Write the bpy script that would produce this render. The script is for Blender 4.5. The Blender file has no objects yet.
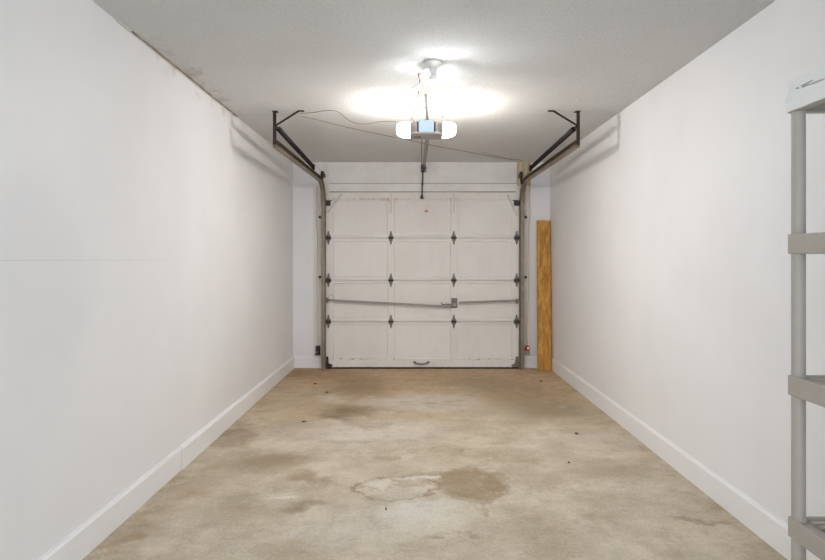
import bpy, bmesh, math, random
from mathutils import Vector, Matrix
random.seed(7)
PI = math.pi
S = bpy.context.scene
C = S.collection

# ------------------------------------------------------------ measurements (metres)
XL, XR = -1.53, 1.72          # side walls
YB = 7.40                     # door wall
YF = -1.00                    # the garage runs on behind the camera, end left open to admit fill light
HC = 2.60                     # ceiling
EYE = 1.37
F = 585.0

def at(px, py, y):            # photo position at a known distance y -> point of the place
    return Vector(((px - 414) * y / F, y, EYE - (py - 259.5) * y / F))
def on_floor(px, py):
    return at(px, py, EYE * F / (py - 259.5))
def on_ceiling(px, py, drop=0.0):
    return at(px, py, (HC - drop - EYE) * F / (259.5 - py))

# ------------------------------------------------------------ node helper
class NT:
    def __init__(s, name, rough=0.6, metal=0.0, spec=0.5):
        s.m = bpy.data.materials.new(name); s.m.use_nodes = True
        s.t = s.m.node_tree; s.b = s.t.nodes['Principled BSDF']
        s.b.inputs['Roughness'].default_value = rough
        s.b.inputs['Metallic'].default_value = metal
        s.b.inputs['Specular IOR Level'].default_value = spec
        s.pos = None
    def n(s, typ, **kw):
        nd = s.t.nodes.new(typ)
        for k, v in kw.items(): setattr(nd, k, v)
        return nd
    def put(s, inp, v):
        if isinstance(v, bpy.types.NodeSocket): s.t.links.new(v, inp)
        else:
            if hasattr(inp.default_value, '__len__') and len(inp.default_value) == 4 and len(v) == 3: v = (*v, 1)
            inp.default_value = v
    def world(s):
        if not s.pos: s.pos = s.n('ShaderNodeNewGeometry').outputs['Position']
        return s.pos
    def local(s):
        if not s.pos: s.pos = s.n('ShaderNodeTexCoord').outputs['Object']
        return s.pos
    def math(s, op, a, b=None, c=None, clamp=False):
        nd = s.n('ShaderNodeMath', operation=op, use_clamp=clamp)
        s.put(nd.inputs[0], a)
        if b is not None: s.put(nd.inputs[1], b)
        if c is not None: s.put(nd.inputs[2], c)
        return nd.outputs[0]
    def vmul(s, v, k):
        nd = s.n('ShaderNodeVectorMath', operation='MULTIPLY'); s.put(nd.inputs[0], v); nd.inputs[1].default_value = k
        return nd.outputs[0]
    def vadd(s, v, k):
        nd = s.n('ShaderNodeVectorMath', operation='ADD'); s.put(nd.inputs[0], v); s.put(nd.inputs[1], k)
        return nd.outputs[0]
    def noise(s, v, scale, detail=4, rough=0.55, col=False, w=None):
        nd = s.n('ShaderNodeTexNoise')
        s.put(nd.inputs['Vector'], v); nd.inputs['Scale'].default_value = scale
        nd.inputs['Detail'].default_value = detail; nd.inputs['Roughness'].default_value = rough
        return nd.outputs['Color' if col else 'Fac']
    def ramp(s, f, a, b, c=0.0, d=1.0, smooth=True):
        nd = s.n('ShaderNodeMapRange', interpolation_type='SMOOTHSTEP' if smooth else 'LINEAR')
        s.put(nd.inputs[0], f)
        for i, v in enumerate((a, b, c, d)): nd.inputs[i + 1].default_value = v
        return nd.outputs[0]
    def mix(s, f, a, b, mode='MIX'):
        nd = s.n('ShaderNodeMix', data_type='RGBA', blend_type=mode)
        s.put(nd.inputs[0], f); s.put(nd.inputs[6], a); s.put(nd.inputs[7], b)
        return nd.outputs[2]
    def xyz(s, v):
        nd = s.n('ShaderNodeSeparateXYZ'); s.put(nd.inputs[0], v); return nd.outputs
    def blob(s, v, cx, cy, rx, ry, inner=0.55, outer=1.0):     # soft-edged patch on the xy plane
        nd = s.n('ShaderNodeVectorMath', operation='SUBTRACT'); s.put(nd.inputs[0], v); nd.inputs[1].default_value = (cx, cy, 0)
        m = s.vmul(nd.outputs[0], (1 / rx, 1 / ry, 0))
        l = s.n('ShaderNodeVectorMath', operation='LENGTH'); s.put(l.inputs[0], m)
        return s.ramp(l.outputs['Value'], inner, outer, 1, 0)
    def boxm(s, x, z, x0, x1, z0, z1, sx=0.01, sz=0.02):       # soft box on a wall
        a = s.math('MULTIPLY', s.ramp(x, x0 - sx, x0 + sx), s.ramp(x, x1 - sx, x1 + sx, 1, 0))
        b = s.math('MULTIPLY', s.ramp(z, z0 - sz, z0 + sz), s.ramp(z, z1 - sz, z1 + sz, 1, 0))
        return s.math('MULTIPLY', a, b)
    def bump(s, h, dist, strength=1.0):
        nd = s.n('ShaderNodeBump'); s.put(nd.inputs['Height'], h)
        nd.inputs['Distance'].default_value = dist; nd.inputs['Strength'].default_value = strength
        s.t.links.new(nd.outputs[0], s.b.inputs['Normal'])
    def col(s, v): s.put(s.b.inputs['Base Color'], v); return s.m

def simple(name, c, rough=0.6, metal=0.0, var=0.12, scale=30, bump=0.0):
    k = NT(name, rough, metal)
    f = k.noise(k.local(), scale, 3)
    d = tuple(x * (1 - var) for x in c); e = tuple(min(1, x * (1 + var)) for x in c)
    if bump: k.bump(f, bump)
    return k.col(k.mix(f, d, e))
def glow(name, c, strength):
    k = NT(name, 0.4)
    k.put(k.b.inputs['Base Color'], (0.8, 0.8, 0.8)); k.put(k.b.inputs['Emission Color'], c)
    k.b.inputs['Emission Strength'].default_value = strength
    return k.m

# ------------------------------------------------------------ materials
def wall_mat(name, seam):
    k = NT(name, 0.5, spec=0.35); p = k.world(); o = k.xyz(p)
    big = k.noise(p, 0.9, 3); fine = k.noise(p, 90, 3)
    c = k.mix(k.ramp(big, 0.35, 0.65), (0.80, 0.795, 0.81), (0.845, 0.84, 0.85))
    h = k.math('MULTIPLY', fine, 0.6)
    if seam:                                                    # drywall joint showing through the paint
        d = k.math('ABSOLUTE', k.math('SUBTRACT', o[2], 1.366))
        m = k.math('MULTIPLY', k.ramp(d, 0.0, 0.004, 1, 0), k.ramp(o[1], 3.4, 3.8, 1, 0))
        c = k.mix(k.math('MULTIPLY', m, 0.35), c, (0.55, 0.54, 0.53))
        s1 = k.boxm(o[1], o[2], 3.0, 6.0, 2.52, 2.62, 0.6, 0.03)   # damp smudge at the top of the joint
        n1 = k.ramp(k.noise(p, 5, 5, 0.7), 0.5, 0.7)
        c = k.mix(k.math('MULTIPLY', k.math('MULTIPLY', s1, n1), 0.35), c, (0.42, 0.33, 0.25))
    sc = k.noise(k.vmul(p, (1, 2.5, 1)), 7, 6, 0.7)             # scuffs
    c = k.mix(k.math('MULTIPLY', k.ramp(sc, 0.68, 0.78), 0.25), c, (0.6, 0.59, 0.6))
    k.bump(h, 0.0015, 0.5)
    return k.col(c)
M = {}
M['wall_l'] = wall_mat('white_wall_paint_left', True)
M['wall_r'] = wall_mat('white_wall_paint', False)

k = NT('popcorn_ceiling', 0.9, spec=0.1); p = k.world()
n1 = k.noise(p, 75, 4, 0.7); n2 = k.noise(p, 150, 2, 0.6)
v = k.n('ShaderNodeTexVoronoi'); k.put(v.inputs['Vector'], p); v.inputs['Scale'].default_value = 85
h = k.math('ADD', k.ramp(n1, 0.3, 0.7), k.math('MULTIPLY', k.ramp(v.outputs['Distance'], 0.1, 0.6, 1, 0), 0.8))
k.bump(h, 0.007, 1.0)
c = k.mix(k.ramp(k.noise(p, 0.8, 3), 0.35, 0.65), (0.85, 0.85, 0.84), (0.90, 0.90, 0.885))
c = k.mix(k.ramp(n1, 0.34, 0.5, 0.35, 0), c, (0.55, 0.55, 0.54))  # pits of the texture painted darker, their shade put into the colour
pc = k.vadd(p, k.vmul(k.noise(p, 3, 5, 0.7, col=True), (0.5, 0.9, 0)))
for (px, py, rx, ry, a) in ((198, 82, 0.13, 0.6, 0.42), (168, 52, 0.06, 0.5, 0.2), (222, 98, 0.16, 0.3, 0.25)):
    q = on_ceiling(px, py)
    b = k.math('MULTIPLY', k.blob(pc, q.x + 0.25, q.y + 0.45, rx, ry, 0.1), k.ramp(k.noise(p, 9, 5, 0.7), 0.4, 0.62))
    c = k.mix(k.math('MULTIPLY', b, a), c, (0.30, 0.22, 0.15))
ob = k.xyz(p)
d = k.math('ABSOLUTE', k.math('SUBTRACT', ob[1], 4.98))        # board joint across the ceiling
sm = k.math('MULTIPLY', k.ramp(d, 0, 0.012, 1, 0), 0.25)
c = k.mix(sm, c, (0.45, 0.38, 0.30))
M['ceiling'] = k.col(c)

# concrete floor
k = NT('stained_concrete', 0.62, spec=0.35); p = k.world(); o = k.xyz(p)
big = k.noise(p, 0.75, 5, 0.6); mid = k.noise(k.vmul(p, (1, 1.0, 1)), 2.6, 6, 0.65)
fine = k.noise(p, 9, 8, 0.75); grit = k.noise(p, 160, 2, 0.6)
grey = k.mix(k.ramp(mid, 0.35, 0.68), (0.44, 0.37, 0.27), (0.62, 0.55, 0.435))
tan = k.mix(k.ramp(fine, 0.35, 0.65), (0.46, 0.305, 0.155), (0.60, 0.445, 0.265))
fy = k.math('ADD', o[1], k.math('MULTIPLY', k.math('SUBTRACT', big, 0.5), 4.2))
c = k.mix(k.ramp(fy, 4.1, 6.9, 0.0, 0.88), grey, tan)
wp = k.vadd(p, k.vmul(k.vadd(k.noise(p, 2.6, 6, 0.65, col=True), (-0.5, -0.5, -0.5)), (0.55, 0.75, 0)))
BR = (0.25, 0.17, 0.095); OL = (0.30, 0.235, 0.15); LT = (0.64, 0.60, 0.53); WH = (0.74, 0.72, 0.68); RU = (0.36, 0.21, 0.095)
patches = [  # px, py, half-width, half-height in the photo, colour, amount
    (350, 412, 38, 9, BR, 0.55), (335, 418, 20, 3, (0.17, 0.12, 0.08), 0.5), (355, 388, 40, 12, BR, 0.45), (330, 375, 45, 6, RU, 0.35),
    (520, 398, 46, 22, BR, 0.34), (470, 382, 40, 10, OL, 0.35), (560, 412, 45, 12, OL, 0.45),
    (420, 403, 60, 9, LT, 0.50), (375, 432, 70, 12, LT, 0.45), (330, 398, 16, 5, LT, 0.4),
    (265, 462, 45, 11, OL, 0.55), (305, 482, 26, 7, BR, 0.45), (245, 500, 30, 10, OL, 0.4),
    (300, 512, 22, 6, OL, 0.5), (410, 514, 66, 17, LT, 0.6), (340, 535, 60, 14, LT, 0.35),
    (240, 440, 22, 8, (0.22, 0.16, 0.10), 0.35), (225, 432, 18, 4, (0.2, 0.13, 0.08), 0.4),
    (300, 372, 14, 5, RU, 0.6), (190, 492, 20, 6, RU, 0.25), (120, 545, 26, 7, RU, 0.32), (145, 522, 18, 6, RU, 0.25),
    (620, 470, 60, 12, OL, 0.25), (700, 517, 30, 4, OL, 0.55), (650, 490, 40, 10, LT, 0.25), (590, 440, 60, 8, LT, 0.25),
    (445, 537, 9, 4, OL, 0.5), (468, 542, 5, 9, OL, 0.35),
]
def wpatch(vec, px, py, hw, hh):
    q = on_floor(px, py); a = on_floor(px, py - hh); b = on_floor(px, py + hh)
    return q.x, (a.y + b.y) / 2, hw * q.y / F, (a.y - b.y) / 2
for px, py, hw, hh, colr, amt in patches:
    cx, cy, rx, ry = wpatch(wp, px, py, hw, hh)
    c = k.mix(k.math('MULTIPLY', k.blob(wp, cx, cy, rx * 1.4, ry * 1.4, 0.15, 1.0), min(1, amt * 1.5)), c, colr)
# the water mark: a sharp-edged puddle stain with a pale tongue and a darker rim
sp = k.vadd(p, k.vmul(k.vadd(k.noise(p, 4.5, 8, 0.72, col=True), (-0.5, -0.5, -0.5)), (0.30, 0.30, 0)))
mot = k.ramp(k.noise(p, 7, 8, 0.8), 0.36, 0.60, 0.62, 1.0)
def puddle(px, py, hw, hh, colr, amt, rim=0.0, inner=0.93):
    global c
    cx, cy, rx, ry = wpatch(sp, px, py, hw, hh)
    c = k.mix(k.math('MULTIPLY', k.blob(sp, cx, cy, rx, ry, inner - 0.12, 1.0), k.math('MULTIPLY', mot, amt)), c, colr)
    if rim:
        b = k.math('MULTIPLY', k.blob(sp, cx, cy, rx * 1.04, ry * 1.04, 0.95, 1.02), k.math('SUBTRACT', 1, k.blob(sp, cx, cy, rx, ry, 0.86, 0.96)))
        c = k.mix(k.math('MULTIPLY', b, k.math('MULTIPLY', mot, rim)), c, (0.24, 0.17, 0.10))
puddle(398, 488, 44, 12, LT, 0.45, 0.75, 0.7)
puddle(436, 476, 42, 4.5, OL, 0.6, 0.2)
puddle(474, 485, 36, 19, (0.30, 0.215, 0.125), 0.95, 0.45)
puddle(412, 483, 24, 4, (0.36, 0.28, 0.18), 0.55)
puddle(424, 478, 24, 2.2, WH, 0.7)
puddle(378, 483, 20, 6, LT, 0.5, 0.5)
puddle(408, 508, 26, 11, LT, 0.5, 0, 0.3)
puddle(388, 458, 12, 2.6, OL, 0.5)
puddle(435, 451, 27, 4, OL, 0.30, 0.35)
puddle(292, 511, 14, 4.5, OL, 0.55, 0.3)
puddle(284, 497, 16, 1.7, WH, 0.6)
puddle(483, 511, 5, 6, OL, 0.4)
puddle(346, 442, 30, 2, OL, 0.35)
puddle(346, 411, 12, 3, (0.2, 0.14, 0.09), 0.5)
c = k.mix(k.ramp(k.noise(k.vmul(p, (1, 1.5, 1)), 5, 9, 0.8), 0.50, 0.68, 0, 0.35), c, (0.33, 0.255, 0.165))
c = k.mix(k.ramp(k.noise(k.vadd(p, (7, 3, 0)), 3, 9, 0.8), 0.54, 0.70, 0, 0.35), c, (0.70, 0.66, 0.58))
# dirt along the left edge, fine mottling, grit
ed = k.math('MULTIPLY', k.ramp(o[0], XL, XL + 0.42, 1, 0), k.ramp(k.noise(p, 4, 6, 0.7), 0.42, 0.66))
c = k.mix(k.math('MULTIPLY', ed, 0.65), c, (0.33, 0.215, 0.11))
ed = k.math('MULTIPLY', k.ramp(o[0], XR - 0.5, XR, 0, 1), k.ramp(k.noise(p, 3, 6, 0.7), 0.42, 0.66))
c = k.mix(k.math('MULTIPLY', ed, 0.45), c, (0.30, 0.235, 0.15))
c = k.mix(0.42, c, k.mix(k.ramp(k.noise(p, 55, 6, 0.8), 0.33, 0.67), (0.36, 0.355, 0.35), (0.64, 0.64, 0.64)), 'OVERLAY')
c = k.mix(k.ramp(k.noise(p, 6, 9, 0.75), 0.52, 0.68, 0, 0.38), c, (0.30, 0.225, 0.14))
c = k.mix(k.ramp(grit, 0.36, 0.28, 0, 0.30), c, (0.2, 0.15, 0.1))
c = k.mix(k.ramp(k.noise(p, 38, 4, 0.8), 0.70, 0.78, 0, 0.5), c, (0.7, 0.68, 0.64))
c = k.mix(k.ramp(k.noise(p, 1.4, 8, 0.72), 0.52, 0.70, 0, 0.55), c, (0.30, 0.22, 0.135))
k.bump(k.math('ADD', k.math('MULTIPLY', fine, 0.6), k.math('MULTIPLY', grit, 0.3)), 0.004, 0.6)
k.put(k.b.inputs['Roughness'], k.ramp(mid, 0.3, 0.7, 0.5, 0.75))
M['floor'] = k.col(c)

# garage door paint, with rust runs below the top rail and chips at the bottom rail
k = NT('aged_door_paint', 0.55, spec=0.3); p = k.world(); o = k.xyz(p)
c = k.mix(k.ramp(k.noise(p, 1.6, 5, 0.6), 0.35, 0.65), (0.765, 0.73, 0.695), (0.815, 0.785, 0.755))
c = k.mix(k.ramp(k.noise(k.vmul(p, (14, 1, 1.3)), 1.5, 4), 0.55, 0.72, 0, 0.08), c, (0.50, 0.42, 0.34))
nz = k.ramp(k.noise(k.vmul(p, (7, 1, 1)), 6, 5, 0.7), 0.42, 0.62)
def zp(py): return EYE - (py - 259.5) / 80.0
def xp(px): return (px - 414) / 80.0
for x0, x1, y0, y1, a in ((346, 388, 198.2, 199.6, .8), (392, 412, 198.2, 199.4, .7), (380, 396, 197.5, 201, .7), (384.6, 385.8, 199, 219, .6), (449, 460, 197.5, 201, .7),
                          (407.3, 408.4, 200, 207, .5), (413.5, 415, 199, 203, .5), (427.5, 428.6, 199, 209, .6), (346, 348, 199, 203, .5), (333, 334.2, 199, 211, .4),
                          (446.5, 447.6, 199, 206, .4), (456.5, 457.6, 199, 210, .55), (388.6, 389.8, 200, 204, .7), (504, 505, 200, 206, .4), (326, 345, 197.5, 199, .5), (449.6, 451, 247, 254, .3)):
    mk = k.math('MULTIPLY', k.boxm(o[0], o[2], xp(x0), xp(x1), zp(y1), zp(y0), 0.006, 0.008), nz)
    c = k.mix(k.math('MULTIPLY', mk, a * 0.8), c, (0.40, 0.22, 0.09))
nb = k.ramp(k.noise(k.vmul(p, (1, 1, 2.5)), 18, 5, 0.75), 0.52, 0.6)
for x0, x1 in ((330, 387), (393, 404), (448, 452), (458, 514)):
    mk = k.math('MULTIPLY', k.boxm(o[0], o[2], xp(x0), xp(x1), zp(360.3), zp(358.6), 0.01, 0.006), nb)
    c = k.mix(k.math('MULTIPLY', mk, .85), c, (0.14, 0.11, 0.09))
mk = k.math('MULTIPLY', k.ramp(o[2], 0.02, 0.10, 1, 0), nb)
c = k.mix(k.math('MULTIPLY', mk, .35), c, (0.45, 0.37, 0.28))
k.bump(k.noise(p, 60, 3), 0.001, 0.5)
M['door'] = k.col(c)

k = NT('weathered_jamb_paint', 0.6, spec=0.25); p = k.world()
g = k.noise(k.vmul(p, (30, 1, 1.2)), 2.0, 6, 0.7)
M['jamb'] = k.col(k.mix(k.ramp(g, 0.62, 0.74, 0, 0.6), (0.78, 0.75, 0.71), (0.40, 0.32, 0.24)))
k.bump(g, 0.003, 0.6)
k = NT('header_paint', 0.6, spec=0.25); p = k.world()
M['header'] = k.col(k.mix(k.ramp(k.noise(p, 3.5, 6, 0.7), 0.4, 0.66), (0.83, 0.82, 0.81), (0.77, 0.745, 0.72)))
k = NT('bare_pine', 0.7, spec=0.2); p = k.world()
g = k.noise(k.vmul(p, (18, 1, 1.0)), 2.4, 5, 0.65)
M['bare'] = k.col(k.mix(k.ramp(g, 0.38, 0.62), (0.50, 0.38, 0.23), (0.66, 0.56, 0.40)))

k = NT('orange_board', 0.5, spec=0.35); p = k.local()
w = k.vadd(p, k.vmul(k.vadd(k.noise(p, 3.0, 3, 0.5, col=True), (-.5, -.5, -.5)), (0.09, 0.05, 0.3)))
g = k.noise(k.vmul(w, (9, 9, 2.0)), 3.2, 7, 0.75)
c = k.mix(k.ramp(g, 0.33, 0.66), (0.34, 0.145, 0.020), (0.66, 0.36, 0.075))
c = k.mix(k.ramp(k.noise(k.vmul(p, (1.5, 1, 2.5)), 13, 5, 0.7), 0.58, 0.72, 0, 0.65), c, (0.22, 0.085, 0.015))
v = k.n('ShaderNodeTexVoronoi'); k.put(v.inputs['Vector'], k.vmul(p, (3.2, 0, 1.9))); v.inputs['Scale'].default_value = 2.2
c = k.mix(k.ramp(v.outputs['Distance'], 0.02, 0.075, 0.9, 0), c, (0.10, 0.04, 0.012))
c = k.mix(k.ramp(k.noise(p, 60, 3), 0.66, 0.74, 0, .5), c, (0.8, 0.62, 0.35))
M['board'] = k.col(c); k.bump(g, 0.002, 0.6)

M['base'] = simple('baseboard_gloss', (0.86, 0.86, 0.87), 0.35, 0, 0.02, 6)
M['galv'] = simple('galvanised_steel', (0.36, 0.345, 0.32), 0.45, 0.55, 0.25, 40)
M['hinge'] = simple('dull_hinge_steel', (0.19, 0.17, 0.145), 0.55, 0.3, 0.45, 60)
M['grime'] = simple('greasy_steel', (0.045, 0.035, 0.028), 0.5, 0.3, 0.4, 50)
M['brown'] = simple('rust_brown_angle_iron', (0.034, 0.020, 0.014), 0.6, 0.2, 0.4, 40)
M['spring'] = simple('oiled_black_spring', (0.008, 0.007, 0.008), 0.55, 0.1, 0.3, 50)
M['track'] = simple('tarnished_track_steel', (0.26, 0.205, 0.15), 0.42, 0.55, 0.35, 14)
M['strap'] = simple('bright_zinc', (0.60, 0.585, 0.56), 0.45, 0.2, 0.15, 40)
M['bar'] = simple('dull_lock_bar', (0.29, 0.26, 0.225), 0.5, 0.2, 0.2, 30)
M['rubber'] = simple('black_rubber', (0.02, 0.018, 0.016), 0.8, 0, 0.3, 30)
M['housing'] = simple('grey_opener_housing', (0.33, 0.30, 0.28), 0.5, 0.1, 0.08, 20)
M['bluepan'] = simple('pale_blue_panel', (0.34, 0.46, 0.66), 0.5, 0, 0.06, 14)
M['blackp'] = simple('black_plastic', (0.02, 0.02, 0.02), 0.4, 0, 0.2, 30)
M['whitep'] = simple('white_plastic', (0.78, 0.78, 0.76), 0.4, 0, 0.03, 20)
M['wire'] = simple('thin_bell_wire', (0.30, 0.24, 0.18), 0.6, 0, 0.2, 30)
M['pwire'] = simple('grey_cord', (0.10, 0.085, 0.07), 0.6, 0, 0.15, 30)
M['string'] = simple('white_pull_string', (0.80, 0.78, 0.74), 0.7, 0, 0.05, 30)
M['red'] = simple('red_plastic', (0.42, 0.03, 0.025), 0.4, 0, 0.15, 40)
M['shelf'] = simple('taupe_plastic', (0.385, 0.35, 0.31), 0.5, 0, 0.06, 18, 0.0006)
M['paper'] = simple('white_packing_card', (0.74, 0.75, 0.76), 0.6, 0, 0.04, 12, 0.002)
M['ink'] = simple('grey_print', (0.16, 0.16, 0.17), 0.7, 0, 0.1, 40)
M['dark_debris'] = simple('dry_leaf', (0.10, 0.07, 0.045), 0.8, 0, 0.3, 90)
M['tape'] = simple('drywall_tape', (0.62, 0.60, 0.56), 0.8, 0, 0.15, 30, 0.002)
M['gap'] = simple('brown_gap_strip', (0.20, 0.14, 0.095), 0.9, 0, 0.5, 6)
M['crack'] = simple('crack_dirt', (0.22, 0.15, 0.10), 0.9, 0, 0.4, 30)
M['led'] = glow('led_diffuser', (0.93, 0.965, 1.0), 240)
M['lens'] = glow('lit_lens', (1.0, 0.94, 0.88), 96)
M['eye'] = glow('sensor_light', (1.0, 0.35, 0.3), 3)
M['outside'] = simple('driveway_concrete', (0.4, 0.4, 0.38), 0.8)

# ------------------------------------------------------------ geometry helpers
def bm_(): return bmesh.new()
def box(bm, x0, x1, y0, y1, z0, z1, bev=0.0, mat=None, seg=2):
    r = bmesh.ops.create_cube(bm, size=1.0); vs = r['verts']
    for v in vs:
        v.co = Vector(((x0 + x1) / 2 + v.co.x * (x1 - x0), (y0 + y1) / 2 + v.co.y * (y1 - y0), (z0 + z1) / 2 + v.co.z * (z1 - z0)))
    if bev:
        es = list({e for v in vs for e in v.link_edges})
        r = bmesh.ops.bevel(bm, geom=es, offset=bev, segments=seg, profile=0.5, affect='EDGES', clamp_overlap=True)
        vs = list({v for f in r['faces'] for v in f.verts} | {v for v in vs if v.is_valid})
    if mat is not None: bmesh.ops.transform(bm, matrix=mat, verts=vs)
    return vs
def basis(d):
    d = d.normalized(); u = Vector((0, 0, 1)) if abs(d.z) < 0.9 else Vector((1, 0, 0))
    a = d.cross(u).normalized(); return a, d.cross(a).normalized()
def tube(bm, pts, r, seg=8, caps=True):
    pts = [Vector(p) for p in pts]; rings = []
    a, b = basis(pts[1] - pts[0])
    for i, p in enumerate(pts):
        d = (pts[min(i + 1, len(pts) - 1)] - pts[max(i - 1, 0)]).normalized()
        a = (a - d * a.dot(d)).normalized(); b = d.cross(a)
        rr = r[i] if isinstance(r, (list, tuple)) else r
        rings.append([bm.verts.new(p + (a * math.cos(t) + b * math.sin(t)) * rr) for t in (2 * PI * j / seg for j in range(seg))])
    for q, w in zip(rings, rings[1:]):
        for j in range(seg): bm.faces.new((q[j], q[(j + 1) % seg], w[(j + 1) % seg], w[j]))
    if caps: bm.faces.new(rings[0][::-1]); bm.faces.new(rings[-1])
def prism(bm, poly, ax, t0, t1):       # polygon extruded along axis ax ('x','y','z')
    def mk(u, v, t): return {'x': (t, u, v), 'y': (u, t, v), 'z': (u, v, t)}[ax]
    A = [bm.verts.new(mk(u, v, t0)) for u, v in poly]; B = [bm.verts.new(mk(u, v, t1)) for u, v in poly]
    n = len(poly); bm.faces.new(A[::-1]); bm.faces.new(B)
    for i in range(n): bm.faces.new((A[i], A[(i + 1) % n], B[(i + 1) % n], B[i]))
def sweep(bm, path, prof, side):        # closed profile (u along side, v along path-normal) swept in the plane normal to side
    side = Vector(side).normalized(); rings = []
    for i, p in enumerate(path):
        d = (path[min(i + 1, len(path) - 1)] - path[max(i - 1, 0)]).normalized(); nrm = d.cross(side).normalized()
        rings.append([bm.verts.new(p + side * u + nrm * v) for u, v in prof])
    n = len(prof)
    for q, w in zip(rings, rings[1:]):
        for j in range(n): bm.faces.new((q[j], q[(j + 1) % n], w[(j + 1) % n], w[j]))
    bm.faces.new(rings[0][::-1]); bm.faces.new(rings[-1])
def beam(bm, p0, p1, w, t, up=None):    # flat bar
    p0, p1 = Vector(p0), Vector(p1); d = (p1 - p0).normalized()
    a, b = basis(d)
    if up is not None:
        b = Vector(up).normalized(); b = (b - d * b.dot(d)).normalized(); a = d.cross(b)
    vs = [[bm.verts.new(p + a * x * w / 2 + b * y * t / 2) for x, y in ((-1, -1), (1, -1), (1, 1), (-1, 1))] for p in (p0, p1)]
    for j in range(4): bm.faces.new((vs[0][j], vs[0][(j + 1) % 4], vs[1][(j + 1) % 4], vs[1][j]))
    bm.faces.new(vs[0][::-1]); bm.faces.new(vs[1])
def spline(pts, n=8):
    pts = [Vector(p) for p in pts]; out = []
    P = [pts[0] * 2 - pts[1]] + pts + [pts[-1] * 2 - pts[-2]]
    for i in range(1, len(P) - 2):
        for j in range(n):
            t = j / n; a, b, c_, d = P[i - 1], P[i], P[i + 1], P[i + 2]
            out.append(0.5 * ((2 * b) + (c_ - a) * t + (2 * a - 5 * b + 4 * c_ - d) * t * t + (3 * b - a - 3 * c_ + d) * t ** 3))
    return out + [pts[-1]]

ORG = {}
def obj(name, bm, mat, parent=None, smooth=False, origin=None):
    bmesh.ops.recalc_face_normals(bm, faces=bm.faces[:])
    lo = Vector((min(v.co.x for v in bm.verts), min(v.co.y for v in bm.verts), min(v.co.z for v in bm.verts)))
    hi = Vector((max(v.co.x for v in bm.verts), max(v.co.y for v in bm.verts), max(v.co.z for v in bm.verts)))
    og = Vector(origin) if origin is not None else (Vector(((lo.x + hi.x) / 2, (lo.y + hi.y) / 2, lo.z if parent is None else (lo.z + hi.z) / 2)))
    bmesh.ops.translate(bm, vec=-og, verts=bm.verts[:])
    me = bpy.data.meshes.new(name); bm.to_mesh(me); bm.free()
    me.materials.append(mat)
    if smooth:
        me.shade_smooth()
        me.set_sharp_from_angle(angle=math.radians(40))
    o = bpy.data.objects.new(name, me); C.objects.link(o)
    o.location = og - (ORG[parent.name] if parent else Vector((0, 0, 0)))
    o.parent = parent; ORG[o.name] = og
    return o
def tag(o, label=None, cat=None, group=None, kind=None):
    for k_, v_ in (('label', label), ('category', cat), ('group', group), ('kind', kind)):
        if v_: o[k_] = v_
    return o
def thing(name, loc, label, cat, group=None):
    o = bpy.data.objects.new(name, None); C.objects.link(o); o.location = loc; o.empty_display_size = 0.1
    ORG[o.name] = Vector(loc); return tag(o, label, cat, group)
def dup(src, parent, loc, name=None):   # copy of a part (with its sub-parts) under another place of the same thing
    c = src.copy(); C.objects.link(c); c.parent = parent; c.location = loc
    if name: c.name = name
    for ch in list(src.children):
        d = ch.copy(); C.objects.link(d); d.parent = c
    return c
def struct(name, bm, mat, label, cat, **kw): return tag(obj(name, bm, mat, **kw), label, cat, kind='structure')

# ------------------------------------------------------------ the room
T = 0.15
b = bm_(); box(b, XL - T, XR + T, YF, YB + T, -0.2, 0.0)
struct('floor', b, M['floor'], 'stained tan concrete garage floor with a dark water mark', 'floor')
b = bm_(); box(b, XL - T, XR + T, YF, YB + T, HC, HC + 0.2)
struct('ceiling', b, M['ceiling'], 'off-white popcorn textured ceiling', 'ceiling')
b = bm_(); box(b, XL - T, XL, YF, YB + T, 0, HC)
struct('wall_left', b, M['wall_l'], 'long plain white wall on the left with a faint horizontal seam', 'wall')
b = bm_(); box(b, XR, XR + T, YF, YB + T, 0, HC)
struct('wall_right', b, M['wall_r'], 'long plain white wall on the right behind the plastic shelving', 'wall')
DX0, DX1 = at(326, 0, 7.33).x, at(519, 0, 7.33).x        # door leaf
HZ = 2.337
b = bm_(); box(b, XL, -1.27, YB, YB + T, 0, HC)
box(b, -1.27, -1.145, YB, YB + T, HZ - 0.03, HC)
struct('wall_back_left', b, M['wall_r'], 'narrow white wall strip left of the garage door', 'wall')
b = bm_(); box(b, 1.475, XR, YB, YB + T, 0, HC)
struct('wall_back_right', b, M['wall_r'], 'narrow white wall strip right of the garage door behind the board', 'wall')
b = bm_(); box(b, -1.145, 1.32, YB, YB + T, 2.19, HC)
struct('wall_back_header', b, M['header'], 'off-white wall above the garage door', 'wall')
b = bm_(); box(b, 1.30, 1.475, YB - 0.004, YB + T, 2.30, HC)
struct('trim_1', b, M['bare'], 'unpainted tan wood block above the right end of the garage door', 'trim')
# jambs
b = bm_(); box(b, -1.27, -1.215, YB - 0.012, YB + T, 0.15, HZ - 0.03, 0.003); box(b, -1.212, DX0 + 0.03, YB - 0.022, YB + T, 0.153, HZ - 0.001, 0.003); box(b, -1.27, DX0 + 0.03, YB, YB + T, 0, 0.16)
struct('trim_2', b, M['jamb'], 'weathered off-white wooden jamb left of the garage door', 'trim')
b = bm_(); box(b, DX1 - 0.03, 1.475, YB, YB + T, 0, 0.16); box(b, DX1 - 0.03, 1.415, YB - 0.022, YB + T, 0.153, 2.30, 0.003); box(b, 1.418, 1.475, YB - 0.012, YB + T, 0.15, 2.30, 0.003)
struct('trim_3', b, M['jamb'], 'weathered off-white wooden jamb right of the garage door', 'trim')
b = bm_(); box(b, DX0 + 0.032, DX1 - 0.018, YB - 0.02, YB - 0.0005, 2.230, HZ - 0.010, 0.003)
struct('trim_4', b, M['header'], 'painted board across the top of the garage door opening', 'trim')
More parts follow.
